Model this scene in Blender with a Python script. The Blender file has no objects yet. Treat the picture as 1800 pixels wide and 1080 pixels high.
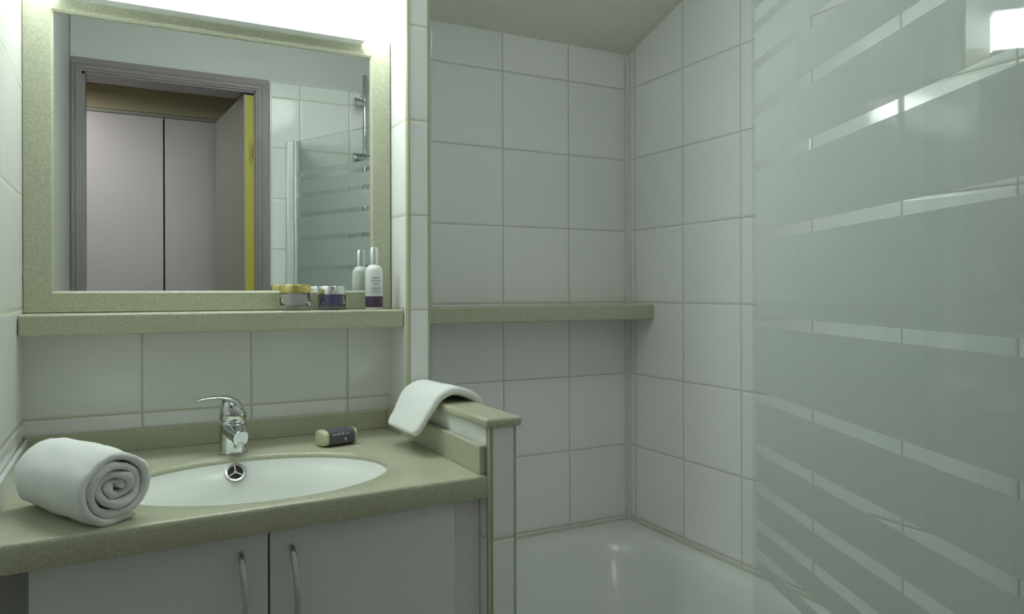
import bpy, bmesh, math, random
from mathutils import Vector, Matrix, noise
random.seed(7)
S = bpy.context.scene
C = S.collection
PI = math.pi
H = 1.15                      # eye height; heights below are written relative to the eye

# ------------------------------------------------------------------ camera
F_PX = 1304.4
cam_d = bpy.data.cameras.new('camera')
cam = bpy.data.objects.new('camera', cam_d); C.objects.link(cam)
cam_d.sensor_fit = 'HORIZONTAL'; cam_d.sensor_width = 36.0
cam_d.lens = 36.0 * F_PX / 1800.0
cam_d.shift_y = -(540 - 513.33) / 1800.0
cam_d.clip_start = 0.01
yaw = math.radians(27.709); roll = math.radians(-0.172)
fw = Vector((math.sin(yaw), math.cos(yaw), 0)); rt = Vector((math.cos(yaw), -math.sin(yaw), 0)); up = Vector((0, 0, 1))
cr, sr = math.cos(roll), math.sin(roll)
R_ = rt * cr + up * sr
U_ = up * cr - rt * sr
M = Matrix((R_, U_, -fw)).transposed().to_4x4()
M.translation = Vector((0, 0, H))
cam.matrix_world = M
S.camera = cam

# ------------------------------------------------------------------ world, exposure, lights
w = bpy.data.worlds.new('world'); S.world = w; w.use_nodes = True
w.node_tree.nodes['Background'].inputs[0].default_value = (0.80, 0.80, 0.80, 1)
w.node_tree.nodes['Background'].inputs[1].default_value = 0.30
S.view_settings.view_transform = 'Standard'
S.view_settings.look = 'None'
S.view_settings.gamma = 1.0
S.view_settings.use_curve_mapping = False
S.view_settings.exposure = 0.0
S.cycles.max_bounces = 16
S.cycles.diffuse_bounces = 10
S.cycles.glossy_bounces = 6
S.cycles.transparent_max_bounces = 16
LAMP_EMIT = 23.0
LAMP_COL = (0.90, 1.0, 0.96)
HALL_FILL_W = 4.5
FILL_EMIT = 6.2

# ------------------------------------------------------------------ materials
def lin(c):
    return tuple(((x/255)/12.92 if x/255 <= 0.04045 else ((x/255+0.055)/1.055)**2.4) for x in c)

def new_mat(name):
    m = bpy.data.materials.new(name); m.use_nodes = True
    nt = m.node_tree; b = nt.nodes['Principled BSDF']
    return m, nt, b

def N(nt, typ, **kw):
    n = nt.nodes.new(typ)
    for k, v in kw.items():
        if k == 'op': n.operation = v
        elif k[0]=='i' and k[1:].isdigit():
            n.inputs[int(k[1:])].default_value = v
        else: setattr(n, k, v)
    return n

def math_n(nt, op, a, b=None, c=None):
    n = nt.nodes.new('ShaderNodeMath'); n.operation = op
    for i, v in enumerate((a, b, c)):
        if v is None: continue
        if isinstance(v, (int, float)): n.inputs[i].default_value = v
        else: nt.links.new(v, n.inputs[i])
    return n.outputs[0]

def simple(name, col, rough=0.5, metal=0.0, bump=0.0, scale=200.0, coat=0.0, var=0.0, spec=0.5):
    m, nt, b = new_mat(name)
    b.inputs['Base Color'].default_value = (*col, 1)
    b.inputs['Roughness'].default_value = rough
    b.inputs['Metallic'].default_value = metal
    b.inputs['Coat Weight'].default_value = coat
    b.inputs['Specular IOR Level'].default_value = spec
    if bump or var:
        g = N(nt, 'ShaderNodeNewGeometry')
        no = N(nt, 'ShaderNodeTexNoise'); no.inputs['Scale'].default_value = scale; no.inputs['Detail'].default_value = 4
        nt.links.new(g.outputs['Position'], no.inputs['Vector'])
        if bump:
            bu = N(nt, 'ShaderNodeBump'); bu.inputs['Strength'].default_value = 1.0; bu.inputs['Distance'].default_value = bump
            nt.links.new(no.outputs[0], bu.inputs['Height']); nt.links.new(bu.outputs[0], b.inputs['Normal'])
        if var:
            mx = N(nt, 'ShaderNodeMix', data_type='RGBA')
            mx.inputs[6].default_value = tuple(c*(1-var) for c in col)+(1,)
            mx.inputs[7].default_value = tuple(min(1, c*(1+var)) for c in col)+(1,)
            nt.links.new(no.outputs[0], mx.inputs[0]); nt.links.new(mx.outputs[2], b.inputs['Base Color'])
    return m

TILE = (0.83, 0.84, 0.84)
GROUT = (0.54, 0.56, 0.44)
def tile_mat(name, axis, off_u, off_z=0.57, pitch_u=0.2, tile=TILE, grout=GROUT, gw=0.0016, rough=0.10, wav=0.00035):
    m, nt, b = new_mat(name)
    g = N(nt, 'ShaderNodeNewGeometry'); sp = N(nt, 'ShaderNodeSeparateXYZ')
    nt.links.new(g.outputs['Position'], sp.inputs[0])
    def cell(out, off, pitch):
        v = math_n(nt, 'DIVIDE', math_n(nt, 'SUBTRACT', out, off), pitch)
        fl = math_n(nt, 'FLOOR', v); fr = math_n(nt, 'SUBTRACT', v, fl)
        d = math_n(nt, 'MULTIPLY', math_n(nt, 'MINIMUM', fr, math_n(nt, 'SUBTRACT', 1.0, fr)), pitch)
        return fl, d
    fu, du = cell(sp.outputs[axis], off_u, pitch_u)
    fz, dz = cell(sp.outputs[2], off_z + H, 0.2)
    d = math_n(nt, 'MINIMUM', du, dz)
    mr = N(nt, 'ShaderNodeMapRange', interpolation_type='SMOOTHSTEP')
    mr.inputs[1].default_value = gw*0.7; mr.inputs[2].default_value = gw*1.6
    nt.links.new(d, mr.inputs[0])
    cv = N(nt, 'ShaderNodeCombineXYZ'); nt.links.new(fu, cv.inputs[0]); nt.links.new(fz, cv.inputs[1])
    wn = N(nt, 'ShaderNodeTexWhiteNoise', noise_dimensions='2D'); nt.links.new(cv.outputs[0], wn.inputs['Vector'])
    tv = N(nt, 'ShaderNodeMix', data_type='RGBA')
    tv.inputs[6].default_value = (tile[0]*0.96, tile[1]*0.97, tile[2]*0.96, 1)
    tv.inputs[7].default_value = (tile[0]*1.03, tile[1]*1.02, tile[2]*1.03, 1)
    nt.links.new(wn.outputs[0], tv.inputs[0])
    mx = N(nt, 'ShaderNodeMix', data_type='RGBA')
    mx.inputs[6].default_value = (*grout, 1)
    nt.links.new(mr.outputs[0], mx.inputs[0]); nt.links.new(tv.outputs[2], mx.inputs[7])
    nt.links.new(mx.outputs[2], b.inputs['Base Color'])
    # glossy tile, dull grout
    rr = math_n(nt, 'SUBTRACT', 0.75, math_n(nt, 'MULTIPLY', mr.outputs[0], 0.75 - rough))
    nt.links.new(rr, b.inputs['Roughness'])
    # pillowed edge + slightly wavy glaze
    ed = N(nt, 'ShaderNodeMapRange', interpolation_type='SMOOTHSTEP')
    ed.inputs[1].default_value = gw*0.5; ed.inputs[2].default_value = 0.007
    nt.links.new(d, ed.inputs[0])
    no = N(nt, 'ShaderNodeTexNoise'); no.inputs['Scale'].default_value = 14; no.inputs['Detail'].default_value = 1.5
    nt.links.new(g.outputs['Position'], no.inputs['Vector'])
    hh = math_n(nt, 'ADD', math_n(nt, 'MULTIPLY', ed.outputs[0], 0.0010), math_n(nt, 'MULTIPLY', no.outputs[0], wav))
    bu = N(nt, 'ShaderNodeBump'); bu.inputs['Strength'].default_value = 1.0; bu.inputs['Distance'].default_value = 1.0
    nt.links.new(hh, bu.inputs['Height']); nt.links.new(bu.outputs[0], b.inputs['Normal'])
    return m

def stone_mat(name, base=(0.43, 0.44, 0.335), rough=0.28):
    m, nt, b = new_mat(name)
    g = N(nt, 'ShaderNodeNewGeometry')
    n1 = N(nt, 'ShaderNodeTexNoise'); n1.inputs['Scale'].default_value = 320; n1.inputs['Detail'].default_value = 3
    nt.links.new(g.outputs['Position'], n1.inputs['Vector'])
    r1 = N(nt, 'ShaderNodeValToRGB')
    e = r1.color_ramp.elements
    e[0].position = 0.36; e[0].color = tuple(c*0.90 for c in base)+(1,)
    e[1].position = 0.66; e[1].color = tuple(c*1.09 for c in base)+(1,)
    nt.links.new(n1.outputs[0], r1.inputs[0])
    def specks(scale, thr, col, src):
        v = N(nt, 'ShaderNodeTexVoronoi'); v.inputs['Scale'].default_value = scale
        nt.links.new(g.outputs['Position'], v.inputs['Vector'])
        mr = N(nt, 'ShaderNodeMapRange'); mr.inputs[1].default_value = thr; mr.inputs[2].default_value = thr*0.55
        nt.links.new(v.outputs['Distance'], mr.inputs[0])
        sp = N(nt, 'ShaderNodeSeparateColor'); nt.links.new(v.outputs['Color'], sp.inputs[0])
        sel = math_n(nt, 'GREATER_THAN', sp.outputs[0], 0.72)
        f = math_n(nt, 'MULTIPLY', mr.outputs[0], sel)
        mx = N(nt, 'ShaderNodeMix', data_type='RGBA'); mx.inputs[7].default_value = (*col, 1)
        nt.links.new(f, mx.inputs[0]); nt.links.new(src, mx.inputs[6])
        return mx.outputs[2]
    c = specks(230, 0.33, (0.66, 0.67, 0.54), r1.outputs[0])
    c = specks(300, 0.26, (0.27, 0.28, 0.20), c)
    nt.links.new(c, b.inputs['Base Color'])
    b.inputs['Roughness'].default_value = rough
    return m

MT = {}
MT['tile_back'] = tile_mat('white tile back', 0, 0.8694, grout=(0.52, 0.54, 0.48), gw=0.0014)
MT['tile_niche'] = tile_mat('white tile niche', 0, 0.0335)
MT['tile_right'] = tile_mat('white tile right', 1, 1.4734, wav=0.00045, grout=(0.52, 0.54, 0.48), gw=0.0014)
MT['tile_left'] = tile_mat('white tile left', 1, 5.0, pitch_u=20.0, rough=0.16)
MT['tile_pillar'] = tile_mat('white tile pillar', 1, 5.0, off_z=0.563, pitch_u=20.0)
MT['tile_half'] = tile_mat('white tile half wall', 1, 5.0, off_z=-0.407, pitch_u=20.0)
MT['tile_front'] = tile_mat('white tile front', 0, 0.63)
MT['stone'] = stone_mat('speckled green stone', base=(0.46, 0.47, 0.345))
MT['paint'] = simple('white paint', (0.62, 0.63, 0.62), 0.55, bump=0.0002, scale=90)
MT['ceil'] = simple('ceiling paint', (0.76, 0.78, 0.70), 0.7, bump=0.0004, scale=60, var=0.05)
MT['trim'] = simple('olive plastic trim', (0.40, 0.41, 0.27), 0.35, spec=0.4)
MT['silicone'] = simple('cream silicone', (0.56, 0.57, 0.45), 0.35)
MT['bead'] = simple('white trim bead', (0.66, 0.67, 0.66), 0.2)
MT['tub'] = simple('white enamel', (0.76, 0.78, 0.77), 0.18)
MT['basin'] = simple('white resin basin', (0.80, 0.83, 0.80), 0.22)
MT['cab'] = simple('grey white laminate', (0.76, 0.77, 0.77), 0.38)
MT['cab_dark'] = simple('grey carcass laminate', (0.44, 0.45, 0.45), 0.5)
MT['chrome'] = simple('chrome', (0.64, 0.66, 0.66), 0.06, metal=1.0)
MT['steel'] = simple('brushed steel', (0.62, 0.64, 0.64), 0.25, metal=1.0)
MT['alu'] = simple('satin aluminium', (0.74, 0.78, 0.79), 0.30, metal=0.35)
MT['dark'] = simple('painted hole black', (0.008, 0.008, 0.008), 0.6)
MT['mirror'] = simple('mirror silver', (0.86, 0.90, 0.87), 0.0, metal=1.0)
MT['towel'] = simple('white terry', (0.86, 0.88, 0.87), 0.95, bump=0.0013, scale=700, var=0.04, spec=0.1)
MT['frame_paint'] = simple('mauve grey paint', (0.27, 0.235, 0.25), 0.35)
MT['leaf_paint'] = simple('beige grey door paint', (0.34, 0.335, 0.31), 0.5)
MT['leaf_edge'] = simple('yellow wood edge', (0.50, 0.44, 0.08), 0.45, var=0.10, scale=18)
MT['brass'] = simple('brass plate', (0.30, 0.26, 0.06), 0.4, metal=0.6)
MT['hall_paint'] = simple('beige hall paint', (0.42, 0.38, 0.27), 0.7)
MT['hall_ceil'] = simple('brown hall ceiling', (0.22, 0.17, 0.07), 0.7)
MT['ward'] = simple('pale lilac laminate', (0.60, 0.56, 0.61), 0.4, var=0.02, scale=5)
MT['floor'] = simple('beige floor tile', (0.40, 0.38, 0.34), 0.35, var=0.08, scale=10)
MT['gold'] = simple('gold lid', (0.62, 0.52, 0.20), 0.22, metal=0.9)
MT['silver_lid'] = simple('silver lid', (0.78, 0.79, 0.80), 0.12, metal=1.0)
MT['cream'] = simple('cream in jar', (0.85, 0.81, 0.84), 0.5)
MT['white_plastic'] = simple('white satin plastic', (0.74, 0.76, 0.76), 0.30)
MT['purple'] = simple('purple band', (0.075, 0.04, 0.085), 0.35)
MT['ink'] = simple('grey ink', (0.25, 0.25, 0.27), 0.5)
MT['silver_cap'] = simple('silver cap', (0.72, 0.75, 0.75), 0.28, metal=0.9)
MT['soap'] = simple('cream soap', (0.56, 0.60, 0.40), 0.45)
MT['paper'] = simple('slate purple paper', (0.10, 0.092, 0.115), 0.45, var=0.10, scale=90)
MT['paper_print'] = simple('pale print', (0.55, 0.57, 0.60), 0.5)

def glassy(name, tint, rough=0.0, ior=1.45):
    m, nt, b = new_mat(name)
    b.inputs['Base Color'].default_value = (*tint, 1)
    b.inputs['Transmission Weight'].default_value = 1.0
    b.inputs['Roughness'].default_value = rough
    b.inputs['IOR'].default_value = ior
    return m
MT['jar_glass'] = glassy('clear thick glass', (0.93, 0.93, 0.95))
MT['violet_glass'] = glassy('violet glass', (0.62, 0.62, 0.78))
MT['violet_fill'] = simple('violet cream', (0.34, 0.31, 0.44), 0.4)

def emit_mat(name, col, s):
    m = bpy.data.materials.new(name); m.use_nodes = True; nt = m.node_tree; nt.nodes.clear()
    o = N(nt, 'ShaderNodeOutputMaterial'); e = N(nt, 'ShaderNodeEmission')
    e.inputs[0].default_value = (*col, 1); e.inputs[1].default_value = s
    nt.links.new(e.outputs[0], o.inputs[0]); return m
MT['lamp_glow'] = emit_mat('lit diffuser', LAMP_COL, LAMP_EMIT)
MT['fill_glow'] = emit_mat('added fill glow', (0.94, 1.0, 0.97), FILL_EMIT)  # glow of the fill dome added to brighten the room

# clear pane: straight-through with Fresnel gloss
def pane_mat(name, tint):
    m = bpy.data.materials.new(name); m.use_nodes = True; nt = m.node_tree; nt.nodes.clear()
    o = N(nt, 'ShaderNodeOutputMaterial'); mx = N(nt, 'ShaderNodeMixShader')
    tr = N(nt, 'ShaderNodeBsdfTransparent'); tr.inputs[0].default_value = (*tint, 1)
    gl = N(nt, 'ShaderNodeBsdfGlossy'); gl.inputs['Roughness'].default_value = 0.0
    fr = N(nt, 'ShaderNodeFresnel'); fr.inputs[0].default_value = 1.5
    nt.links.new(fr.outputs[0], mx.inputs[0]); nt.links.new(tr.outputs[0], mx.inputs[1]); nt.links.new(gl.outputs[0], mx.inputs[2])
    nt.links.new(mx.outputs[0], o.inputs[0]); return m
MT['pane'] = pane_mat('clear glass face', (0.97, 0.99, 0.98))
MT['pane_edge'] = simple('green glass edge', (0.62, 0.70, 0.66), 0.15)

STRIPS = [0.448, 0.383, 0.305, 0.210, 0.093, -0.051, -0.178, -0.266, -0.334, -0.394, -0.445]
FROST_TOP, FROST_BOT = 0.480, -0.475
def frost_mat(name):
    m = bpy.data.materials.new(name); m.use_nodes = True; nt = m.node_tree; nt.nodes.clear()
    o = N(nt, 'ShaderNodeOutputMaterial')
    g = N(nt, 'ShaderNodeNewGeometry'); sp = N(nt, 'ShaderNodeSeparateXYZ'); nt.links.new(g.outputs['Position'], sp.inputs[0])
    z = math_n(nt, 'SUBTRACT', sp.outputs[2], H)
    clear = math_n(nt, 'GREATER_THAN', z, FROST_TOP)
    clear = math_n(nt, 'MAXIMUM', clear, math_n(nt, 'LESS_THAN', z, FROST_BOT))
    for s in STRIPS:
        c = math_n(nt, 'LESS_THAN', math_n(nt, 'ABSOLUTE', math_n(nt, 'SUBTRACT', z, s)), 0.0083)
        clear = math_n(nt, 'MAXIMUM', clear, c)
    tr = N(nt, 'ShaderNodeBsdfTransparent'); tr.inputs[0].default_value = (0.97, 0.99, 0.98, 1)
    tl = N(nt, 'ShaderNodeBsdfTranslucent'); tl.inputs[0].default_value = (0.97, 0.995, 0.98, 1)
    df = N(nt, 'ShaderNodeBsdfDiffuse'); df.inputs[0].default_value = (0.97, 0.995, 0.98, 1)
    fr = N(nt, 'ShaderNodeMixShader'); fr.inputs[0].default_value = 0.42
    nt.links.new(tl.outputs[0], fr.inputs[1]); nt.links.new(df.outputs[0], fr.inputs[2])
    fr2 = N(nt, 'ShaderNodeMixShader'); fr2.inputs[0].default_value = 0.10
    nt.links.new(fr.outputs[0], fr2.inputs[1]); nt.links.new(tr.outputs[0], fr2.inputs[2])
    mx = N(nt, 'ShaderNodeMixShader')
    nt.links.new(clear, mx.inputs[0]); nt.links.new(fr2.outputs[0], mx.inputs[1]); nt.links.new(tr.outputs[0], mx.inputs[2])
    nt.links.new(mx.outputs[0], o.inputs[0]); return m
MT['frost'] = frost_mat('frosted bands')

# ------------------------------------------------------------------ object helpers
def V(x, y, z): return Vector((x, y, z))
class Root:
    pass
def thing(name, label, cat, loc, group=None):
    """Empty at the thing's base; loc given with height relative to the eye."""
    o = bpy.data.objects.new(name, None); C.objects.link(o)
    o.empty_display_size = 0.05
    o.location = (loc[0], loc[1], loc[2] + H)
    o['label'] = label; o['category'] = cat
    if group: o['group'] = group
    return o
ABS = {}
def obj(name, bm, mat, parent=None, smooth=None, label=None, kind=None, bevel=0.0, subsurf=0):
    """links bm (vertices in eye-relative world space) as one mesh object"""
    org = Vector((0, 0, 0))
    if parent is not None:
        org = ABS[parent.name] if parent.name in ABS else Vector(parent.location)
    bm.transform(Matrix.Translation(Vector((0, 0, H)) - org))
    bmesh.ops.recalc_face_normals(bm, faces=bm.faces[:])
    me = bpy.data.meshes.new(name); bm.to_mesh(me); bm.free()
    for mm in (mat if isinstance(mat, (list, tuple)) else [mat]):
        me.materials.append(MT[mm] if isinstance(mm, str) else mm)
    o = bpy.data.objects.new(name, me); C.objects.link(o)
    if parent is not None: o.parent = parent
    ABS[o.name] = org
    if smooth is not None:
        for p in me.polygons: p.use_smooth = True
        if smooth < 180: me.set_sharp_from_angle(angle=math.radians(smooth))
    if label: o['label'] = label
    if kind: o['kind'] = kind
    if bevel:
        b = o.modifiers.new('bevel', 'BEVEL'); b.width = bevel; b.segments = 3; b.limit_method = 'ANGLE'; b.angle_limit = math.radians(35)
        for p in me.polygons: p.use_smooth = True
        me.set_sharp_from_angle(angle=math.radians(35))
        wn = o.modifiers.new('wn', 'WEIGHTED_NORMAL'); wn.keep_sharp = True
    if subsurf:
        s = o.modifiers.new('sub', 'SUBSURF'); s.levels = subsurf; s.render_levels = subsurf
    return o
def struct(name, bm, mat, parent=None, **kw):
    o = obj(name, bm, mat, parent, **kw)
    if parent is None: o['kind'] = 'structure'
    return o
def box(bm, x0, x1, y0, y1, z0, z1):
    vs = [bm.verts.new((x, y, z)) for z in (z0, z1) for y in (y0, y1) for x in (x0, x1)]
    for f in ((0,2,3,1),(4,5,7,6),(0,1,5,4),(2,6,7,3),(0,4,6,2),(1,3,7,5)):
        bm.faces.new([vs[i] for i in f])
    return vs
def B(*a):
    bm = bmesh.new()
    if isinstance(a[0], (int, float)): a = [a]
    for q in a: box(bm, *q)
    return bm
def prism(bm, pts, d):
    """pts: list of Vectors (planar polygon); extruded by vector d"""
    a = [bm.verts.new(p) for p in pts]; b = [bm.verts.new(Vector(p) + Vector(d)) for p in pts]
    n = len(pts)
    bm.faces.new(a); bm.faces.new(b[::-1])
    for i in range(n): bm.faces.new((a[i], a[(i+1) % n], b[(i+1) % n], b[i]))
def loft(bm, rings, closed=True, cap=True):
    R = [[bm.verts.new(p) for p in r] for r in rings]
    n = len(R[0])
    for a, b in zip(R, R[1:]):
        for i in range(n if closed else n-1):
            bm.faces.new((a[i], a[(i+1) % n], b[(i+1) % n], b[i]))
    if cap: bm.faces.new(R[0][::-1]); bm.faces.new(R[-1])
    return R
def lathe(bm, cx, cy, prof, seg=40, cap=True):
    rings = [[V(cx + r*math.cos(2*PI*i/seg), cy + r*math.sin(2*PI*i/seg), z) for i in range(seg)] for r, z in prof]
    return loft(bm, rings, cap=cap)
def tube(bm, pts, rad, seg=12, cap=True):
    pts = [Vector(p) for p in pts]
    rings = []; nprev = None
    for i, p in enumerate(pts):
        t = (pts[min(i+1, len(pts)-1)] - pts[max(i-1, 0)]).normalized()
        if nprev is None:
            ref = Vector((0, 0, 1)) if abs(t.z) < 0.9 else Vector((1, 0, 0))
            n = t.cross(ref).normalized()
        else: n = (nprev - t * nprev.dot(t)).normalized()
        nprev = n; b = t.cross(n)
        r = rad[i] if isinstance(rad, (list, tuple)) else rad
        rings.append([p + n*(r*math.cos(2*PI*k/seg)) + b*(r*math.sin(2*PI*k/seg)) for k in range(seg)])
    loft(bm, rings, cap=cap)

# ------------------------------------------------------------------ measurements
YN, YT, XR, XL = 1.595, 1.704, 1.267, -0.158      # niche wall, tub wall, right wall, left wall
XP0, XP1, YP = 0.530, 0.580, 1.480                # pillar / half wall
YW = 0.150                                        # front wall (doorway)
FL = -H
def ceil_z(y): return 0.668 + (YT - y) * 0.323

# ------------------------------------------------------------------ setting
def wall_x(name, x0, x1, ya, yb, z0, mat):        # side wall under the sloped ceiling
    bm = bmesh.new()
    prism(bm, [V(x0, ya, z0), V(x0, yb, z0), V(x0, yb, ceil_z(yb)), V(x0, ya, ceil_z(ya))], (x1-x0, 0, 0))
    return struct(name, bm, mat)
struct('floor', B(-0.30, 1.40, 0.03, 1.85, FL-0.06, FL), 'floor')
bm = bmesh.new(); prism(bm, [V(-0.30, 0.03, ceil_z(0.03)), V(-0.30, 1.80, ceil_z(1.80)), V(-0.30, 1.80, ceil_z(1.80)+0.08), V(-0.30, 0.03, ceil_z(0.03)+0.08)], (1.70, 0, 0))
struct('ceiling', bm, 'ceil')
struct('wall_right', (lambda b: (prism(b, [V(XR, 0.03, FL), V(XR, 1.80, FL), V(XR, 1.80, ceil_z(1.80)), V(XR, 0.03, ceil_z(0.03))], (0.10, 0, 0)), b)[1])(bmesh.new()), 'tile_right')
wall_x('wall_left', XL-0.10, XL, 1.02, 1.80, FL, 'tile_left')
wall_x('wall_left', XL-0.10, XL-0.004, YW, 1.02, FL, 'paint')
struct('wall_back', B(XP1, XR, YT, YT+0.096, FL, ceil_z(YT)), 'tile_back')
struct('wall_back', B(XL, XP0, YN, YN+0.205, FL, ceil_z(YN)-0.0), 'tile_niche')
# pillar between the niche and the bath, and the half wall running from it
bm = bmesh.new(); prism(bm, [V(XP0, YP, FL), V(XP0, YT+0.096, FL), V(XP0, YT+0.096, ceil_z(YT+0.096)), V(XP0, YP, ceil_z(YP))], (XP1-XP0, 0, 0))
struct('wall_middle', bm, 'tile_pillar')
struct('wall_middle', B(XP0, XP1, 1.092, YP+0.001, FL, -0.2225), 'tile_half')
# rounded plastic edge strips
def quarter(name, x, y, sx, sy, z0, z1, r, mat):
    bm = bmesh.new(); n = 6
    pts = [V(x + sx*0.0, y + sy*0.0, z0)]
    ring = [(0, 0)] + [(r*math.cos(PI/2*i/n), r*math.sin(PI/2*i/n)) for i in range(n+1)]
    prism(bm, [V(x + sx*a, y + sy*b_, z0) for a, b_ in ring], (0, 0, z1-z0))
    return struct(name, bm, mat, smooth=40)
quarter('trim_1', XP0+0.0055, YP+0.0055, -1, -1, -0.2065, ceil_z(YP)-0.002, 0.0075, 'trim')
quarter('trim_2', XP1-0.0045, YP+0.0045, 1, -1, -0.2065, ceil_z(YP)-0.002, 0.0060, 'trim')
quarter('trim_3', XP0+0.0065, 1.092+0.0065, -1, -1, FL, -0.2225, 0.0085, 'trim')
quarter('trim_4', XP1-0.0035, 1.092+0.0035, 1, -1, FL, -0.2225, 0.0050, 'trim')
# stone cap on the half wall
struct('trim_5', B(XP0-0.008, XP1+0.008, 1.083, YP-0.001, -0.2222, -0.2065), 'stone', bevel=0.005)
# corner beads at the bath and silicone round its rim
quarter('trim_6', XR, YT, -1, -1, -0.640, 0.66, 0.013, 'bead')
# front wall with the doorway
DX0, DX1, DZ = -0.125, 0.462, 0.785
HC = 0.955                                       # hall ceiling
bm = B((XL-0.002, DX0, 0.04, YW, FL, ceil_z(YW)), (DX1, XR, 0.04, YW, FL, ceil_z(YW)), (DX0, DX1, 0.04, YW, DZ, ceil_z(YW)))
struct('wall_front', bm, 'paint')
struct('wall_front', B(0.522, XR, YW, YW+0.012, FL, 0.828), 'tile_front')
struct('trim_7', B(0.516, XR-0.002, YW, YW+0.016, 0.828, 0.834), 'bead')
struct('trim_8', B(0.514, 0.522, YW, YW+0.015, FL, 0.828), 'bead')
# moulded door frame: outer board, raised inner bead, lining
def frame():
    bm = bmesh.new()
    e = 0.048
    for a, b_, t in ((0.0, e, 0.010), (0.008, 0.018, 0.017), (0.024, 0.030, 0.014)):
        box(bm, DX0-b_ if a else DX0-e+0.016, DX0-a, YW, YW+t, FL, DZ+b_)
        box(bm, DX1+a, DX1+b_, YW, YW+t, FL, DZ+b_)
        box(bm, DX0-a, DX1+a, YW, YW+t, DZ+a, DZ+b_)
    for x0, x1 in ((DX0, DX0+0.010), (DX1-0.004, DX1)):
        box(bm, x0, x1, 0.035, YW, FL, DZ)
    box(bm, DX0, DX1, 0.035, YW, DZ-0.006, DZ)
    return bm
struct('trim_9', frame(), 'frame_paint')
# hall beyond the doorway
struct('floor', B(-1.6, 1.6, -1.35, 0.03, FL-0.06, FL), 'floor')
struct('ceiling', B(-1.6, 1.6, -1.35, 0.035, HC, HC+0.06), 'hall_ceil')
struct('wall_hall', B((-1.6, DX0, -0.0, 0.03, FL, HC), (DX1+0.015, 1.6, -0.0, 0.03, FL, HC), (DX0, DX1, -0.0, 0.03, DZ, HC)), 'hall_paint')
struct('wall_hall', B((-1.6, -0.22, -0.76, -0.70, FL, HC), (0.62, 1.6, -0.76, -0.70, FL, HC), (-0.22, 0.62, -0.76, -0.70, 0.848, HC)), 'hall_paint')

# ------------------------------------------------------------------ wardrobe in the hall
wd = thing('wardrobe', 'built-in wardrobe with pale plain doors, seen in the mirror through the doorway', 'wardrobe', (0.20, -0.70, FL))
obj('carcass', B((-0.215, 0.615, -1.30, -1.28, FL, 0.845), (-0.215, -0.195, -1.28, -0.722, FL, 0.845), (0.595, 0.615, -1.28, -0.722, FL, 0.845), (-0.195, 0.595, -1.28, -0.722, 0.825, 0.845)), 'cab_dark', wd)
obj('door', B(-0.150, 0.1735, -0.718, -0.698, FL+0.03, 0.829), 'ward', wd, bevel=0.0015)
obj('door', B(0.1800, 0.500, -0.718, -0.698, FL+0.03, 0.829), 'ward', wd, bevel=0.0015)
obj('door_surround', B((-0.215, -0.153, -0.722, -0.695, FL, 0.845), (0.503, 0.615, -0.722, -0.695, FL, 0.845), (-0.153, 0.503, -0.722, -0.695, 0.831, 0.845)), 'leaf_paint', wd)

# ------------------------------------------------------------------ open door leaf
dr = bpy.data.objects.new('door_1', None); C.objects.link(dr)
dr.location = (0.44, 0.10, 0.0); dr['kind'] = 'structure'
dr['label'] = 'open beige-grey door leaf with a bare yellow hinge edge, seen in the mirror'
ang = math.radians(4.5)
hx, hy = 0.458, 0.140
ux = Vector((-math.sin(ang), -math.cos(ang), 0)); nx = Vector((-math.cos(ang), math.sin(ang), 0))
def leafbox(u0, u1, n0, n1, z0, z1):
    bm = bmesh.new()
    prism(bm, [V(hx, hy, z0) + ux*a + nx*b_ for a, b_ in ((u0, n0), (u1, n0), (u1, n1), (u0, n1))], (0, 0, z1-z0))
    return bm
obj('panel', leafbox(0.003, 0.56, 0.0, 0.037, FL+0.012, 0.772), 'leaf_paint', dr)
obj('edge_strip', leafbox(0.0, 0.003, 0.0, 0.034, FL+0.012, 0.770), 'leaf_edge', dr, label='bare yellow edge of the door')
for zc in (0.548, -0.75):
    bm = leafbox(-0.0025, 0.0, 0.004, 0.018, zc-0.035, zc+0.035)
    for dz in (-0.045, 0.045):
        c = V(hx, hy, zc+dz) + ux*(-0.001) + nx*0.013
        tube(bm, [c, c - ux*0.003], 0.0045, 10)
    c = V(hx, hy, 0) - ux*0.004 + nx*0.002
    tube(bm, [V(c.x, c.y, zc-0.018), V(c.x, c.y, zc+0.018)], 0.0050, 12)
    obj('hinge', bm, 'brass', dr, smooth=40)
bm = bmesh.new()
for s in (1,):
    a = V(hx, hy, -0.10) + ux*0.50 + nx*0.037; b_ = a + nx*0.045
    tube(bm, [a, b_, b_ - ux*0.10], 0.008, 12)
obj('door_handle', bm, 'steel', dr, smooth=60)

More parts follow.
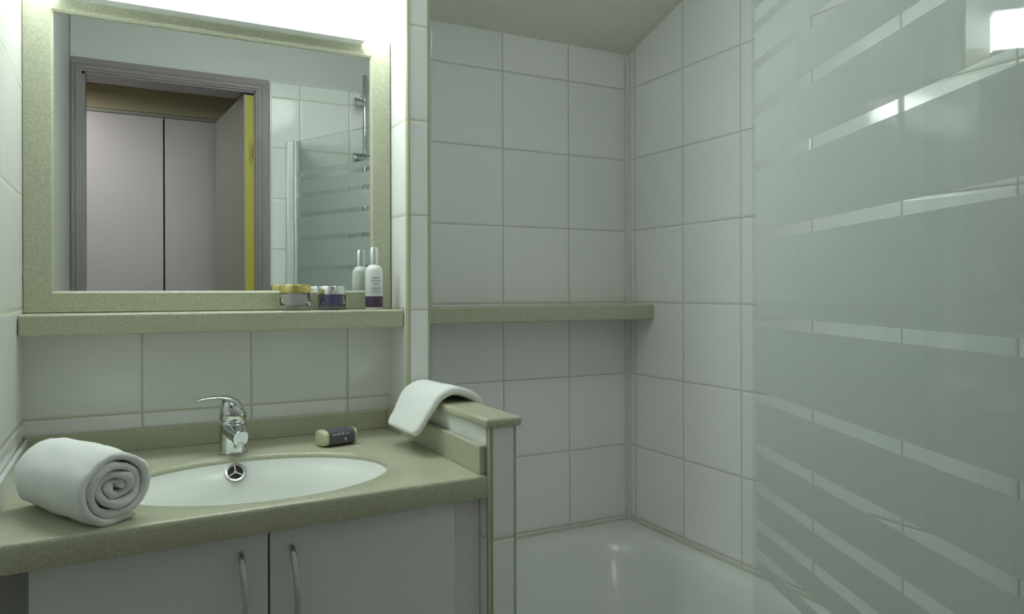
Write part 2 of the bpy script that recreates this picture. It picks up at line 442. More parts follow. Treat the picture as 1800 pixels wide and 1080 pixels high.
# ------------------------------------------------------------------ mirror with stone frame
mr_ = thing('wall_mirror', 'large mirror set in a speckled stone surround above the shelf', 'mirror', (0.185, YN, -0.035))
obj('mirror_glass', B(-0.112, 0.486, YN-0.005, YN-0.001, 0.002, 0.5165), 'mirror', mr_)
def mframe():
    bm = bmesh.new()
    X0, X1, Z0, Z1 = XL+0.001, XP0-0.003, -0.035, 0.560
    x0, x1, z0, z1 = -0.110, 0.4835, 0.004, 0.5145
    yb, yf = YN-0.001, YN-0.012; c = 0.004
    O = [(X0, Z0), (X1, Z0), (X1, Z1), (X0, Z1)]
    rings = [[V(x, yb, z) for x, z in O], [V(x, yf, z) for x, z in O],
             [V(x, yf, z) for x, z in ((x0-c, z0-c), (x1+c, z0-c), (x1+c, z1+c), (x0-c, z1+c))],
             [V(x, yf+c*0.8, z) for x, z in ((x0, z0), (x1, z0), (x1, z1), (x0, z1))],
             [V(x, yb, z) for x, z in ((x0, z0), (x1, z0), (x1, z1), (x0, z1))]]
    R = loft(bm, rings, cap=False)
    for i in range(4): bm.faces.new((R[-1][i], R[-1][(i+1) % 4], R[0][(i+1) % 4], R[0][i]))
    return bm
obj('surround', mframe(), 'stone', mr_)

# ------------------------------------------------------------------ shelves
t = thing('shelf', 'speckled green stone shelf running under the mirror', 'shelf', (0.18, YN, -0.075))
obj('slab', B(XL+0.001, XP0-0.001, 1.500, YN-0.0005, -0.0745, -0.0365), 'stone', t, bevel=0.004)
t = thing('shelf', 'speckled green stone ledge on the tiled wall above the bath', 'shelf', (0.92, YT, -0.075))
obj('slab', B(XP1+0.001, XR-0.0005, 1.590, YT-0.0005, -0.0745, -0.0350), 'stone', t, bevel=0.004)

# ------------------------------------------------------------------ light bar above the mirror
lp = thing('mirror_light', 'long glowing white light bar over the mirror', 'lamp', (0.183, YN, 0.54))
def bar_ring(x, s):
    n = 18; pts = []
    zc, hz = 0.5855, 0.0435*s; yb = YN-0.0130; d = 0.080*s
    for i in range(n+1):
        a = -PI/2 + PI*i/n
        ca, sa = max(0.0, math.cos(a)), math.sin(a)
        pts.append(V(x, yb - d*ca**0.9, zc + hz*(abs(sa)**0.95)*(1 if sa > 0 else -1)))
    return pts
x0, x1 = -0.098, 0.462
xs = [(x0, 0.90), (x0+0.002, 0.96), (x0+0.006, 1.0), (x1-0.008, 1.0), (x1-0.002, 0.97), (x1, 0.90)]
bm = bmesh.new(); loft(bm, [bar_ring(x, s) for x, s in xs])
obj('diffuser', bm, 'lamp_glow', lp, smooth=50)
obj('back_plate', B((x0+0.012, x1-0.012, YN-0.0130, YN-0.0005, 0.5615, 0.618)), 'white_plastic', lp)
obj('light_baffle', B((x0-0.001, x1+0.001, YN-0.043, YN-0.0125, 0.5390, 0.5412), (x0-0.001, x1+0.001, YN-0.043, YN-0.0125, 0.6298, 0.6320)), 'white_plastic', lp, label='thin white lips added to shade the stone beside the light')  # lips added to keep the diffuser's glow off the stone strip

# ------------------------------------------------------------------ vanity top with basin
CT = -0.300; CB = -0.338
def front_y(x): return 1.062 + (x + 0.15) * (1.094 - 1.062) / 0.68
ECX, ECY, EA, EB = 0.198, 1.275, 0.212, 0.158
vt = thing('washbasin_counter', 'speckled green stone washbasin counter with an oval white bowl', 'washbasin', (0.186, 1.33, CB))
def bound(th, off):
    """ray from the basin centre to the slab outline, front edge pulled in by off"""
    c, s = math.cos(th), math.sin(th)
    xa, xb, yb = XL+0.0008, XP0-0.0008, YN-0.0008
    ts = []
    if c > 1e-9: ts.append((xb-ECX)/c)
    if c < -1e-9: ts.append((xa-ECX)/c)
    if s > 1e-9: ts.append((yb-ECY)/s)
    m_ = (1.094-1.062)/0.68; y0 = 1.062 + 0.15*m_ + off     # y = y0 + m x
    den = s - m_*c
    if den < -1e-9: ts.append((y0 + m_*ECX - ECY)/den)
    tt = min(q for q in ts if q > 0)
    return ECX + c*tt, ECY + s*tt
angs = [2*PI*i/96 for i in range(96)]
for cxn, cyn in ((XL, front_y(XL)), (XP0, front_y(XP0)), (XP0, YN), (XL, YN)):
    angs.append(math.atan2(cyn-ECY, cxn-ECX) % (2*PI))
angs = sorted(angs)
def ell(sc, z, da=0.0): return [V(ECX + (EA*sc+da)*math.cos(ellang(a)), ECY + (EB*sc+da)*math.sin(ellang(a)), z) for a in angs]
def ellang(th): return math.atan2(math.sin(th)*EA, math.cos(th)*EB)
def outer(off, z): return [V(*bound(a, off), z) for a in angs]
rings = [ell(1, CT-0.012, 0.0), ell(1, CT-0.006, 0.0005), ell(1, CT-0.0018, 0.003), ell(1, CT, 0.008), outer(0.006, CT), outer(0.0025, CT-0.001), outer(0.0006, CT-0.0035), outer(0, CT-0.007),
         outer(0, CB+0.005), outer(0.0015, CB+0.0015), outer(0.005, CB), ell(1, CB, 0.012)]
bm = bmesh.new(); R = loft(bm, rings, cap=False)
n = len(angs)
for i in range(n): bm.faces.new((R[-1][i], R[-1][(i+1) % n], R[0][(i+1) % n], R[0][i]))
obj('slab', bm, 'stone', vt, smooth=40)
# upstands: rear, left, right with a rounded top
obj('upstand', B(XL+0.001, XP0-0.001, YN-0.014, YN-0.0009, CT-0.001, -0.2585), 'stone', vt, bevel=0.003)
obj('upstand', B(XL+0.001, XL+0.009, front_y(XL)+0.006, YN-0.0142, CT-0.001, -0.2620), 'bead', vt, bevel=0.002, label='white tiled upstand')
obj('upstand', B(XP0-0.013, XP0-0.001, 1.100, YN-0.0142, CT-0.001, -0.2520), 'stone', vt, bevel=0.003)
# bowl
bm = bmesh.new()
prof = [(1.0, CT-0.010), (0.978, CT-0.018), (0.93, CT-0.028), (0.872, CT-0.038), (0.82, CT-0.060), (0.74, CT-0.090), (0.58, CT-0.120), (0.34, CT-0.129), (0.11, CT-0.132)]
inner = [ell(s, z) for s, z in prof]
outer_r = [ell(s, z-0.007, 0.007) for s, z in reversed(prof)]
outer_r[-1] = ell(1.0, CT-0.010, 0.0055)
R = loft(bm, inner + outer_r, cap=False)
for i in range(n): bm.faces.new((R[-1][i], R[-1][(i+1) % n], R[0][(i+1) % n], R[0][i]))
obj('basin', bm, 'basin', vt, smooth=60)
bm = bmesh.new(); lathe(bm, ECX, ECY, [(0.012, CT-0.134), (0.024, CT-0.133), (0.026, CT-0.130), (0.022, CT-0.128), (0.012, CT-0.130)])
obj('drain', bm, 'chrome', vt, smooth=50)
# overflow rosette on the rear wall of the bowl
oc = V(0.1800, ECY + EB*0.935 - 0.0012, CT-0.0262)
nrm = Vector((-0.02, -0.76, 0.65)).normalized()
tx = Vector((1, 0, 0)); tx = (tx - nrm*tx.dot(nrm)).normalized(); ty = nrm.cross(tx)
def disc_ring(r, h): return [oc + nrm*h + tx*(r*math.cos(2*PI*i/40)) + ty*(r*math.sin(2*PI*i/40)) for i in range(40)]
bm = bmesh.new()
R = loft(bm, [disc_ring(0.0195, -0.001), disc_ring(0.0192, 0.0020), disc_ring(0.0172, 0.0030), disc_ring(0.0134, 0.0022), disc_ring(0.0130, 0.0006)], cap=False)
for k in range(3):
    a = math.radians(90 + 120*k); d = tx*math.cos(a) + ty*math.sin(a); e = tx*(-math.sin(a)) + ty*math.cos(a)
    p = oc + nrm*0.0012
    prism(bm, [p + d*0.003 + e*0.0010, p + d*0.0134 + e*0.0010, p + d*0.0134 - e*0.0010, p + d*0.003 - e*0.0010], nrm*0.0016)
# small triangle hub
pt = [oc + nrm*0.0012 + (tx*math.cos(math.radians(90+60+120*k)) + ty*math.sin(math.radians(90+60+120*k)))*0.0038 for k in range(3)]
prism(bm, pt, nrm*0.0018)
ov = obj('overflow_cover', bm, 'steel', vt, smooth=35)
bm = bmesh.new(); loft(bm, [disc_ring(0.0131, -0.0005), disc_ring(0.0131, 0.0009)])  # flat black disc painted for the shade inside the overflow
obj('overflow_dark_disc', bm, 'dark', ov, label='black disc behind the chrome spokes, painted as the dark of the hole')

# ------------------------------------------------------------------ basin tap
tp = thing('basin_tap', 'chrome single-lever tap behind the basin', 'tap', (0.183, 1.478, CT))
tcx, tcy = 0.1835, 1.478
def sq_ring(cx, cy, z, rx, ry, p=2.6, n=32, tilt=0.0):
    out = []
    for i in range(n):
        a = 2*PI*i/n; c, s = math.cos(a), math.sin(a)
        x = rx*abs(c)**(2/p)*(1 if c >= 0 else -1); y = ry*abs(s)**(2/p)*(1 if s >= 0 else -1)
        out.append(V(cx+x, cy+y, z + tilt*x))
    return out
bm = bmesh.new()
loft(bm, [sq_ring(tcx, tcy, z, r, r) for z, r in ((CT+0.0002, 0.0255), (CT+0.003, 0.0255), (CT+0.004, 0.0240), (CT+0.030, 0.0238), (CT+0.052, 0.0240), (CT+0.058, 0.0245), (CT+0.0605, 0.0235), (CT+0.062, 0.022))])
obj('body', bm, 'chrome', tp, smooth=50)
# spout: short squared arm towards the user
bm = bmesh.new()
d = Vector((0.13, -0.96, -0.22)).normalized(); sx = Vector((1, 0.13, 0)).normalized(); sz = sx.cross(d)
if sz.z < 0: sz = -sz
rings = []
st = V(tcx, tcy-0.012, CT+0.046)
for tt, a, b_ in ((0, 0.021, 0.014), (0.02, 0.018, 0.0125), (0.034, 0.0145, 0.0120), (0.044, 0.0132, 0.0124), (0.0475, 0.0126, 0.0122)):
    c = st + d*tt
    rg = []
    for i in range(28):
        q = 2*PI*i/28; cc, ss = math.cos(q), math.sin(q)
        rg.append(c + sx*(a*abs(cc)**0.6*(1 if cc >= 0 else -1)) + sz*(b_*abs(ss)**0.6*(1 if ss >= 0 else -1)))
    rings.append(rg)
loft(bm, rings)
sp_ = obj('spout', bm, 'chrome', tp, smooth=50)
bm = bmesh.new()
c = st + d*0.040 - sz*0.010
tube(bm, [c, c - Vector((0, 0, 0.010))], 0.0095, 20)
obj('aerator', bm, 'steel', sp_, smooth=50)
# lever: domed cap sweeping to a thin paddle on the left
bm = bmesh.new()
loft(bm, [sq_ring(tcx, tcy, CT+0.0615, 0.0225, 0.0225, 2.2), sq_ring(tcx, tcy, CT+0.066, 0.0245, 0.0240, 2.2), sq_ring(tcx+0.0008, tcy, CT+0.078, 0.0240, 0.0235, 2.2, tilt=-0.25), sq_ring(tcx-0.001, tcy, CT+0.090, 0.0200, 0.0205, 2.1, tilt=-0.38),
          sq_ring(tcx-0.005, tcy, CT+0.0985, 0.0130, 0.0150, 2.0, tilt=-0.35), sq_ring(tcx-0.008, tcy, CT+0.1020, 0.005, 0.007, 2.0, tilt=-0.3)])
lever = [(0.012, 0.086, 0.018, 0.006), (0.004, 0.0965, 0.019, 0.006), (-0.008, 0.1025, 0.018, 0.005), (-0.024, 0.1055, 0.0155, 0.0036), (-0.040, 0.1058, 0.0125, 0.0028), (-0.054, 0.1045, 0.0105, 0.0026), (-0.062, 0.1025, 0.0090, 0.0028), (-0.066, 0.1005, 0.006, 0.002)]
rings = []
for i, (dx, dz, wy, th_) in enumerate(lever):
    a = lever[max(i-1, 0)]; b_ = lever[min(i+1, len(lever)-1)]
    tv = Vector((b_[0]-a[0], 0, b_[1]-a[1])).normalized(); nv = Vector((-tv.z, 0, tv.x))
    rings.append([V(tcx+dx, tcy + dx*0.10, CT+dz) + Vector((0, 1, 0))*(wy*math.cos(2*PI*k/20)) + nv*(th_*math.sin(2*PI*k/20)) for k in range(20)])
loft(bm, rings)
obj('lever', bm, 'chrome', tp, smooth=60)

# ------------------------------------------------------------------ vanity cabinet
cb = thing('vanity_cabinet', 'grey-white two-door cabinet under the vanity top', 'cabinet', (0.186, 1.33, FL))
zt = CB - 0.0008; zb = FL + 0.10
obj('carcass', B((-0.112, -0.096, 1.132, YN-0.01, zb, zt), (0.462, 0.478, 1.132, YN-0.01, zb, zt), (-0.096, 0.462, 1.132, YN-0.01, zb, zb+0.016),
                 (-0.096, 0.462, YN-0.02, YN-0.01, zb+0.016, zt)), 'cab_dark', cb)
obj('filler_strip', B(XL+0.001, -0.1125, 1.146, 1.160, FL, zt), 'cab_dark', cb)
obj('filler_strip', B(0.4815, XP0-0.001, 1.128, 1.140, FL, zt), 'cab', cb)
obj('plinth', B(-0.112, 0.486, 1.165, 1.18, FL, zb), 'cab_dark', cb)
for xa, xb, hxx in ((-0.106, 0.1855, 0.148), (0.1885, 0.478, 0.2185)):
    dd = obj('door', B(xa, xb, 1.114, 1.131, zb+0.002, zt-0.0045), 'cab', cb, bevel=0.001)
    bm = bmesh.new(); pts = []
    zt_, L = -0.372, 0.150
    for i in range(21):
        u = i/20; pts.append(V(hxx + 0.0035*math.sin(PI*u), 1.114 - 0.004 - 0.026*math.sin(PI*u)**0.75, zt_ - L*u))
    pts = [V(hxx, 1.1142, zt_-0.0005)] + pts + [V(hxx, 1.1142, zt_-L+0.0005)]
    tube(bm, pts, 0.0048, 14)
    obj('handle', bm, 'steel', dd, smooth=60)

# ------------------------------------------------------------------ things on the shelf
SZ = -0.0365
# cream jar with gold lid
jx, jy = 0.3110, 1.5400
t = thing('cream_jar', 'clear glass cream jar with a gold lid on the shelf under the mirror', 'jar', (jx, jy, SZ))
bm = bmesh.new(); lathe(bm, jx, jy, [(0.0285, SZ+0.0002), (0.0305, SZ+0.002), (0.0305, SZ+0.033), (0.027, SZ+0.035), (0.0255, SZ+0.035), (0.0245, SZ+0.013), (0.021, SZ+0.008), (0.005, SZ+0.0075)], 48)
obj('pot', bm, 'jar_glass', t, smooth=40)
bm = bmesh.new(); lathe(bm, jx, jy, [(0.005, SZ+0.0082), (0.0205, SZ+0.0088), (0.0240, SZ+0.0134), (0.0248, SZ+0.0335), (0.005, SZ+0.0340)], 40)
obj('cream', bm, 'cream', t, smooth=40, label='pale pinkish cream inside the glass')
bm = bmesh.new(); lathe(bm, jx, jy, [(0.0300, SZ+0.0352), (0.0308, SZ+0.0358), (0.0308, SZ+0.0505), (0.0298, SZ+0.0520), (0.010, SZ+0.0525)], 48)
obj('lid', bm, 'gold', t, smooth=40, label='gold lid')
# violet jar with silver lid
jx, jy = 0.3865, 1.5430
t = thing('cream_jar', 'violet glass jar with a silver lid between the gold-lidded jar and the spray bottle', 'jar', (jx, jy, SZ))
bm = bmesh.new(); lathe(bm, jx, jy, [(0.0265, SZ+0.0002), (0.0285, SZ+0.002), (0.0285, SZ+0.030), (0.027, SZ+0.032), (0.0245, SZ+0.032), (0.0240, SZ+0.012), (0.020, SZ+0.008), (0.005, SZ+0.0075)], 48)
obj('pot', bm, 'violet_glass', t, smooth=40)
bm = bmesh.new(); lathe(bm, jx, jy, [(0.005, SZ+0.0080), (0.0195, SZ+0.0086), (0.0236, SZ+0.0124), (0.0240, SZ+0.0310), (0.005, SZ+0.0312)], 40)
obj('cream', bm, 'violet_fill', t, smooth=40)
bm = bmesh.new(); lathe(bm, jx, jy, [(0.0280, SZ+0.0322), (0.0286, SZ+0.0328), (0.0286, SZ+0.0480), (0.0278, SZ+0.0492), (0.010, SZ+0.0495)], 48)
obj('lid', bm, 'silver_lid', t, smooth=40, label='mirror-bright silver lid')
# spray bottle
jx, jy = 0.4760, 1.5400
t = thing('spray_bottle', 'slim silver-white spray bottle with a purple band at its foot, right end of the shelf', 'bottle', (jx, jy, SZ))
r = 0.0185
bm = bmesh.new(); lathe(bm, jx, jy, [(r-0.0015, SZ+0.0002), (r, SZ+0.002), (r, SZ+0.077), (r*0.97, SZ+0.083), (r*0.84, SZ+0.089), (r*0.60, SZ+0.0935), (r*0.46, SZ+0.095), (0.006, SZ+0.0955)], 48)
obj('flask', bm, 'white_plastic', t, smooth=60)
bm = bmesh.new(); lathe(bm, jx, jy, [(r+0.0002, SZ+0.0045), (r+0.0004, SZ+0.0050), (r+0.0004, SZ+0.0275), (r+0.0002, SZ+0.028)], 48, cap=False)
obj('label_band', bm, 'purple', t, smooth=60, label='dark purple band around the foot')
bm = bmesh.new()
va = math.atan2(-jy, -jx)           # side turned to the room
def arc_mark(z, hgt, a0, a1, rr=r+0.0004):
    k = max(3, int(abs(a1-a0)/0.06)); pr = None
    for i in range(k+1):
        a = va + a0 + (a1-a0)*i/k
        p0 = bm.verts.new((jx + rr*math.cos(a), jy + rr*math.sin(a), z)); p1 = bm.verts.new((jx + rr*math.cos(a), jy + rr*math.sin(a), z+hgt))
        if pr: bm.faces.new((pr[0], p0, p1, pr[1]))
        pr = (p0, p1)
for z, hgt, segs in ((SZ+0.066, 0.0016, [(-0.3, 0.75)]), (SZ+0.060, 0.0016, [(-0.35, 0.2), (0.28, 0.8)]), (SZ+0.0535, 0.0012, [(-0.2, 0.1), (0.16, 0.7)]),
                     (SZ+0.044, 0.0022, [(-0.35, -0.1), (-0.02, 0.3), (0.38, 0.85)]), (SZ+0.0385, 0.0012, [(-0.3, 0.8)]), (SZ+0.0345, 0.0010, [(-0.3, 0.1), (0.2, 0.75)])):
    for a0, a1 in segs: arc_mark(z, hgt, a0, a1)
obj('label_print', bm, 'ink', t)
bm = bmesh.new(); lathe(bm, jx, jy, [(0.0078, SZ+0.0950), (0.0078, SZ+0.0965), (0.0086, SZ+0.097), (0.0086, SZ+0.1305), (0.0078, SZ+0.1318), (0.003, SZ+0.1320)], 32)
obj('cap', bm, 'silver_cap', t, smooth=40, label='narrow silver cap')

# ------------------------------------------------------------------ wrapped soap
t = thing('soap_bar', 'cream soap bar in a dark slate-purple paper sleeve behind the basin', 'soap', (0.371, 1.466, CT))
bm = bmesh.new()
so = V(0.373, 1.455, CT); sa = math.radians(11); sxv = Vector((math.cos(sa), math.sin(sa), 0)); syv = Vector((-math.sin(sa), math.cos(sa), 0))
def soap_ring(u, k, grow=0.0):
    out = []
    for i in range(36):
        a = 2*PI*i/36; c, s = math.cos(a), math.sin(a)
        hy_, hz_ = 0.0215*k+grow, 0.0150*k+grow
        out.append(so + sxv*u + syv*(hy_*abs(c)**0.62*(1 if c >= 0 else -1)) + Vector((0, 0, 0.0168 + hz_*abs(s)**0.62*(1 if s >= 0 else -1))))
    return out
loft(bm, [soap_ring(u, k) for u, k in ((-0.0365, 0.82), (-0.0355, 0.92), (-0.033, 0.985), (-0.029, 1.0), (0.029, 1.0), (0.033, 0.985), (0.0355, 0.92), (0.0365, 0.82))])
obj('soap', bm, 'soap', t, smooth=50)
bm = bmesh.new(); R = loft(bm, [soap_ring(u, 1.0, g) for u, g in ((-0.0255, 0.0002), (-0.0255, 0.0009), (-0.010, 0.0010), (0.010, 0.0012), (0.0285, 0.0009), (0.0285, 0.0002))], cap=False)
pw = obj('paper_sleeve', bm, 'paper', t, smooth=50)
bm = bmesh.new()
for u0, u1, z0, z1 in ((-0.019, -0.010, 0.0232, 0.0250), (-0.008, -0.003, 0.0230, 0.0262), (0.0, 0.004, 0.0232, 0.0268), (0.006, 0.016, 0.0236, 0.0252), (0.006, 0.0095, 0.0140, 0.0172), (0.0075, 0.011, 0.0105, 0.0132)):
    a = so + sxv*u0 - syv*0.0229 + Vector((0, 0, z0)); b_ = so + sxv*u1 - syv*0.0229 + Vector((0, 0, z0))
    prism(bm, [a, b_, b_ + Vector((0, 0, z1-z0)), a + Vector((0, 0, z1-z0))], syv*0.0003)
obj('print', bm, 'paper_print', pw)

# ------------------------------------------------------------------ rolled towel
t = thing('rolled_towel', 'thick white terry towel rolled up at the left end of the vanity top', 'towel', (-0.058, 1.19, CT))
Aa = V(-0.091, 1.260, 0); Bb = V(-0.004, 1.091, 0)
ax = (Bb - Aa).normalized(); Lr = (Bb - Aa).length
sd = Vector((ax.y, -ax.x, 0))      # to the camera's left/right
if sd.x < 0: sd = -sd
turns = 3.9; NS = 200; r_out = 0.0475; pitch = 0.0112; th_ = 0.0052
rc = r_out + 0.0015
bm = bmesh.new(); rings = []
for i in range(NS+1):
    u = i/NS; th = 2*PI*turns*(1-u)            # u=0 outer end, 1 inner
    rad = r_out - pitch*turns*u
    # angle measured so the loose outer end tucks under
    a = math.radians(-62) - 2*PI*turns*u
    squash = 0.90 + 0.08*(1-u)
    wob = 1 + 0.035*math.sin(2.3*a+1.0) + 0.02*math.sin(5.1*a)
    half = th_ * (1.0 + 0.12*math.sin(3*a)) * (1 if u > 0.01 else 0.75)
    e0 = 0.004*math.sin(1.7*a+0.6) + 0.004*noise.noise(Vector((a*0.7, 3.1, 0))) - 0.006*u
    ring = []
    m_ = 10
    prof = []
    for k in range(m_+1):                       # front rounded edge
        q = -PI/2 + PI*k/m_
        prof.append((Lr/2 + e0 - half + half*math.cos(q), half*math.sin(q)))
    nl = 14
    for k in range(1, nl): prof.append((Lr/2 - half + (-(Lr - 2*half))*k/nl, half))
    for k in range(m_+1):
        q = PI/2 + PI*k/m_
        prof.append((-Lr/2 + half + half*math.cos(q), half*math.sin(q)))
    for k in range(1, nl): prof.append((-Lr/2 + half + (Lr-2*half)*k/nl, -half))
    for l_, rr in prof:
        bulge = 1 + 0.07*math.cos(PI*l_/Lr*0.9) - 0.05
        R2 = (rad + rr) * wob * bulge
        p = (Aa+Bb)/2 + ax*l_ + sd*(R2*1.08*math.cos(a)) + Vector((0, 0, R2*squash*math.sin(a)))
        p.z += CT + rc*0.955
        nz = noise.noise(p*34)*0.0030 + noise.noise(p*110)*0.0012
        p += (sd*math.cos(a) + Vector((0, 0, math.sin(a))))*nz
        # wrinkles dragged along the side near the wall
        if p.z < CT + 0.0006: p.z = CT + 0.0006
        ring.append(p)
    rings.append(ring)
loft(bm, rings)
obj('roll', bm, 'towel', t, smooth=180)

# ------------------------------------------------------------------ folded face cloth over the half wall
t = thing('face_cloth', 'folded white face cloth draped over the half wall beside the basin', 'towel', (0.552, 1.36, -0.2065))
# path across the cap in X/Z, swept along Y; thickness gives the folded edge
path_n = [(0.4700, -0.2620), (0.4780, -0.2490), (0.4890, -0.2340), (0.5010, -0.2160), (0.5120, -0.2010), (0.5240, -0.1915), (0.5400, -0.1855), (0.5560, -0.1850), (0.5720, -0.1895), (0.5860, -0.1965), (0.5960, -0.2070), (0.6000, -0.2230), (0.6010, -0.2500)]
def smooth_path(pts, k=4):
    out = []
    for i in range(len(pts)-1):
        p0 = pts[max(i-1, 0)]; p1 = pts[i]; p2 = pts[i+1]; p3 = pts[min(i+2, len(pts)-1)]
        for j in range(k):
            s = j/k
            out.append(tuple(0.5*((2*p1[c]) + (-p0[c]+p2[c])*s + (2*p0[c]-5*p1[c]+4*p2[c]-p3[c])*s*s + (-p0[c]+3*p1[c]-3*p2[c]+p3[c])*s**3) for c in range(2)))
    out.append(pts[-1]); return out
pth = smooth_path(path_n)
bm = bmesh.new(); rings = []
n_p = len(pth)
for i, (x, z) in enumerate(pth):
    a = pth[max(i-1, 0)]; b_ = pth[min(i+1, n_p-1)]
    tv = Vector((b_[0]-a[0], 0, b_[1]-a[1])).normalized(); nv = Vector((-tv.z, 0, tv.x))
    u = i/(n_p-1)
    y0 = 1.268 + 0.000*u; y1 = 1.430 + 0.030*min(1, max(0, (u-0.15)*3))
    hang = max(0, 1 - u*3.2)
    rc_ = max(0.0, 1 - u/0.10)**2 * 0.014
    y0 += rc_; y1 -= 0.012*hang + rc_
    half = 0.0075 * (1.0 if 0.02 < u < 0.98 else 0.55)
    ring = []
    prof = []
    ny = 22; m_ = 8
    for k in range(m_+1):
        q = -PI/2 - PI*k/m_; prof.append((y0 + half + half*math.cos(q)*1.0, half*math.sin(q)))
    for k in range(1, ny): prof.append((y0 + half + (y1-y0-2*half)*k/ny, half))
    for k in range(m_+1):
        q = PI/2 - PI*k/m_; prof.append((y1 - half + half*math.cos(q), half*math.sin(q)))
    for k in range(1, ny): prof.append((y1 - half - (y1-y0-2*half)*k/ny, -half))
    for y, h_ in prof:
        v = (y-y0)/(y1-y0)
        flat = -0.006*v*max(0, math.sin(PI*min(1, max(0, (u-0.25)/0.55))))        # lies closer to the cap at the far side
        p = V(x, y, z + flat) + nv*h_
        p.x += -0.004*v*hang
        p += nv*(noise.noise(Vector((p.x*25, p.y*25, p.z*25+4)))*0.0018)
        ring.append(p)
    rings.append(ring)
loft(bm, rings)
obj('cloth', bm, 'towel', t, smooth=180)

# ------------------------------------------------------------------ bath
bt = thing('bathtub', 'white built-in bathtub behind the half wall', 'bathtub', (0.92, 0.93, FL))
TZ = -0.640
def rrect(x0, x1, y0, y1, r, z, n=10):
    pts = []
    for cx, cy, a0 in ((x1-r, y1-r, 0), (x0+r, y1-r, 90), (x0+r, y0+r, 180), (x1-r, y0+r, 270)):
        for k in range(n+1):
            a = math.radians(a0 + 90*k/n); pts.append(V(cx + r*math.cos(a), cy + r*math.sin(a), z))
    return pts
tx0, tx1, ty0, ty1 = XP1+0.001, XR-0.001, YW+0.013, YT-0.001
bm = bmesh.new()
rings = [rrect(tx0, tx1, ty0, ty1, 0.004, FL+0.02), rrect(tx0, tx1, ty0, ty1, 0.004, TZ-0.006), rrect(tx0+0.002, tx1-0.002, ty0+0.002, ty1-0.002, 0.006, TZ),
         rrect(tx0+0.034, tx1-0.040, ty0+0.05, ty1-0.040, 0.10, TZ+0.001), rrect(tx0+0.044, tx1-0.052, ty0+0.062, ty1-0.054, 0.125, TZ-0.004), rrect(tx0+0.052, tx1-0.062, ty0+0.075, ty1-0.066, 0.14, TZ-0.016),
         rrect(tx0+0.062, tx1-0.072, ty0+0.10, ty1-0.085, 0.16, TZ-0.06), rrect(tx0+0.075, tx1-0.085, ty0+0.13, ty1-0.135, 0.18, TZ-0.20), rrect(tx0+0.095, tx1-0.105, ty0+0.17, ty1-0.20, 0.18, TZ-0.32),
         rrect(tx0+0.13, tx1-0.14, ty0+0.22, ty1-0.26, 0.15, TZ-0.37), rrect(tx0+0.19, tx1-0.20, ty0+0.30, ty1-0.34, 0.10, TZ-0.385)]
loft(bm, rings)
obj('tub', bm, 'tub', bt, smooth=50)
bm = bmesh.new()
def bead(p, q):
    tube(bm, [p, q], 0.0045, 8)
bead(V(tx0+0.002, ty1-0.0042, TZ+0.001), V(tx1-0.002, ty1-0.0042, TZ+0.001)); bead(V(tx1-0.0042, ty0+0.002, TZ+0.001), V(tx1-0.0042, ty1-0.002, TZ+0.001))
obj('silicone_seal', bm, 'silicone', bt, smooth=60, label='cream sealant line where the bath meets the tiles')

# ------------------------------------------------------------------ hinged bath screen
GA = math.radians(24.3)
gd = Vector((math.sin(GA), math.cos(GA), 0)); gn = Vector((math.cos(GA), -math.sin(GA), 0))    # gn points to the wall side
gp = V(0.608, 0.172, 0)
GL, GT, GB = 0.830, 0.598, -0.612
sc = thing('bath_screen', 'hinged glass bath screen with frosted bands on the bath edge', 'shower screen', (0.608, 0.172, TZ))
def gbox(bm, u0, u1, n0, n1, z0, z1):
    prism(bm, [gp + gd*a + gn*b_ + Vector((0, 0, z0)) for a, b_ in ((u0, n0), (u1, n0), (u1, n1), (u0, n1))], (0, 0, z1-z0))
bm = bmesh.new(); gbox(bm, 0.012, GL, 0.0, 0.006, GB, GT)
bm.normal_update()
pane = obj('glass_panel', bm, ['pane', 'frost'], sc)
for p in pane.data.polygons:
    d_ = p.normal.dot(gn)
    p.material_index = 1 if d_ > 0.9 else 0
    p.use_smooth = False
bm = bmesh.new()
gbox(bm, -0.004, 0.016, -0.011, 0.017, GB-0.005, GT+0.004)
obj('hinge_profile', bm, 'alu', sc, bevel=0.004)
obj('wall_profile', B(0.572, 0.600, YW+0.012, YW+0.046, GB-0.005, GT-0.004), 'alu', sc, bevel=0.004)
bm = bmesh.new(); gbox(bm, 0.014, GL-0.002, 0.0005, 0.0055, GB-0.018, GB-0.0002)
obj('bottom_seal', bm, 'white_plastic', sc)

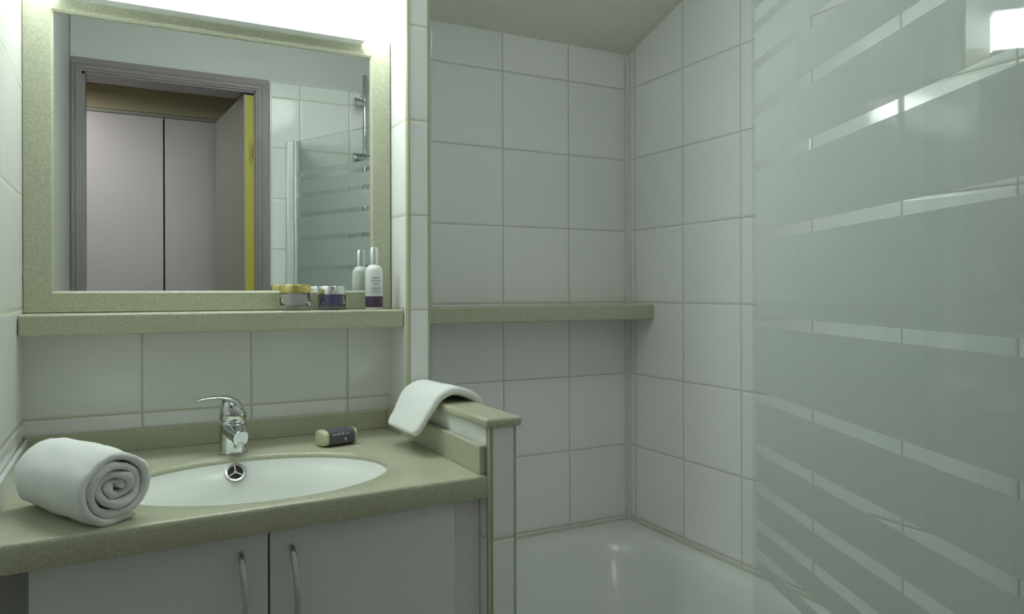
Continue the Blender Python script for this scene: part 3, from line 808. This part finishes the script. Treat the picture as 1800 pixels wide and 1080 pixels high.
# ------------------------------------------------------------------ shower rail on the front wall
rx, ry = 0.880, YW + 0.012 + 0.055
sh = thing('shower_rail', 'chrome shower riser rail on the tiled wall, seen at the right edge of the mirror', 'shower', (rx, YW+0.012, -0.05))
bm = bmesh.new(); tube(bm, [V(rx, ry, -0.05), V(rx, ry, 0.885)], 0.0105, 20)
obj('pole', bm, 'chrome', sh, smooth=60)
for zz in (0.82, 0.02):
    bm = bmesh.new(); tube(bm, [V(rx, YW+0.0125, zz), V(rx, ry, zz)], 0.011, 16)
    obj('wall_bracket', bm, 'chrome', sh, smooth=60)
bm = bmesh.new(); tube(bm, [V(rx-0.048, ry+0.006, 0.768), V(rx-0.044, ry+0.006, 0.768), V(rx-0.018, ry+0.004, 0.768), V(rx, ry, 0.768)], [0.018, 0.023, 0.017, 0.013], 20)
obj('diverter_knob', bm, 'chrome', sh, smooth=40)
bm = bmesh.new(); tube(bm, [V(rx-0.052, ry+0.012, 0.545), V(rx-0.046, ry+0.012, 0.545), V(rx-0.046, ry+0.012, 0.545), V(rx+0.030, ry+0.006, 0.545)], [0.019, 0.022, 0.019, 0.019], 20)
sl = obj('slider', bm, 'chrome', sh, smooth=40)
bm = bmesh.new(); tube(bm, [V(rx+0.02, ry+0.02, 0.50), V(rx+0.028, ry+0.05, 0.56), V(rx+0.034, ry+0.085, 0.62)], [0.010, 0.012, 0.013], 16)
tube(bm, [V(rx+0.034, ry+0.070, 0.640), V(rx+0.036, ry+0.100, 0.618)], [0.034, 0.040], 28)
obj('hand_shower', bm, 'chrome', sl, smooth=40)

# ------------------------------------------------------------------ fill lamp added on the ceiling, out of view, to lift the room
cx_, cy_ = 0.60, 0.95
cl = thing('fill_lamp', 'round white fill lamp added on the sloping ceiling, out of view', 'lamp', (cx_, cy_, ceil_z(cy_)-0.07))
tiltm = Matrix.Translation(V(cx_, cy_, ceil_z(cy_))) @ Matrix.Rotation(-math.atan(0.323), 4, 'X')
bm = bmesh.new(); lathe(bm, 0, 0, [(0.18, -0.001), (0.18, -0.018), (0.172, -0.020)], 40); bm.transform(tiltm)
obj('base', bm, 'white_plastic', cl, smooth=40)
bm = bmesh.new(); lathe(bm, 0, 0, [(0.170, -0.0202), (0.170, -0.028), (0.150, -0.048), (0.10, -0.062), (0.03, -0.068)], 40); bm.transform(tiltm)
obj('dome', bm, 'fill_glow', cl, smooth=60)

# hall fill: unseen disk light added under the hall ceiling to brighten doorway and wardrobe
hl = bpy.data.lights.new('hall_fill', 'AREA'); hl.shape = 'DISK'; hl.size = 0.28; hl.energy = HALL_FILL_W; hl.color = (1.0, 0.97, 0.93)
ho = bpy.data.objects.new('hall_fill', hl); C.objects.link(ho); ho.location = (-0.35, -0.30, HC + H - 0.03)
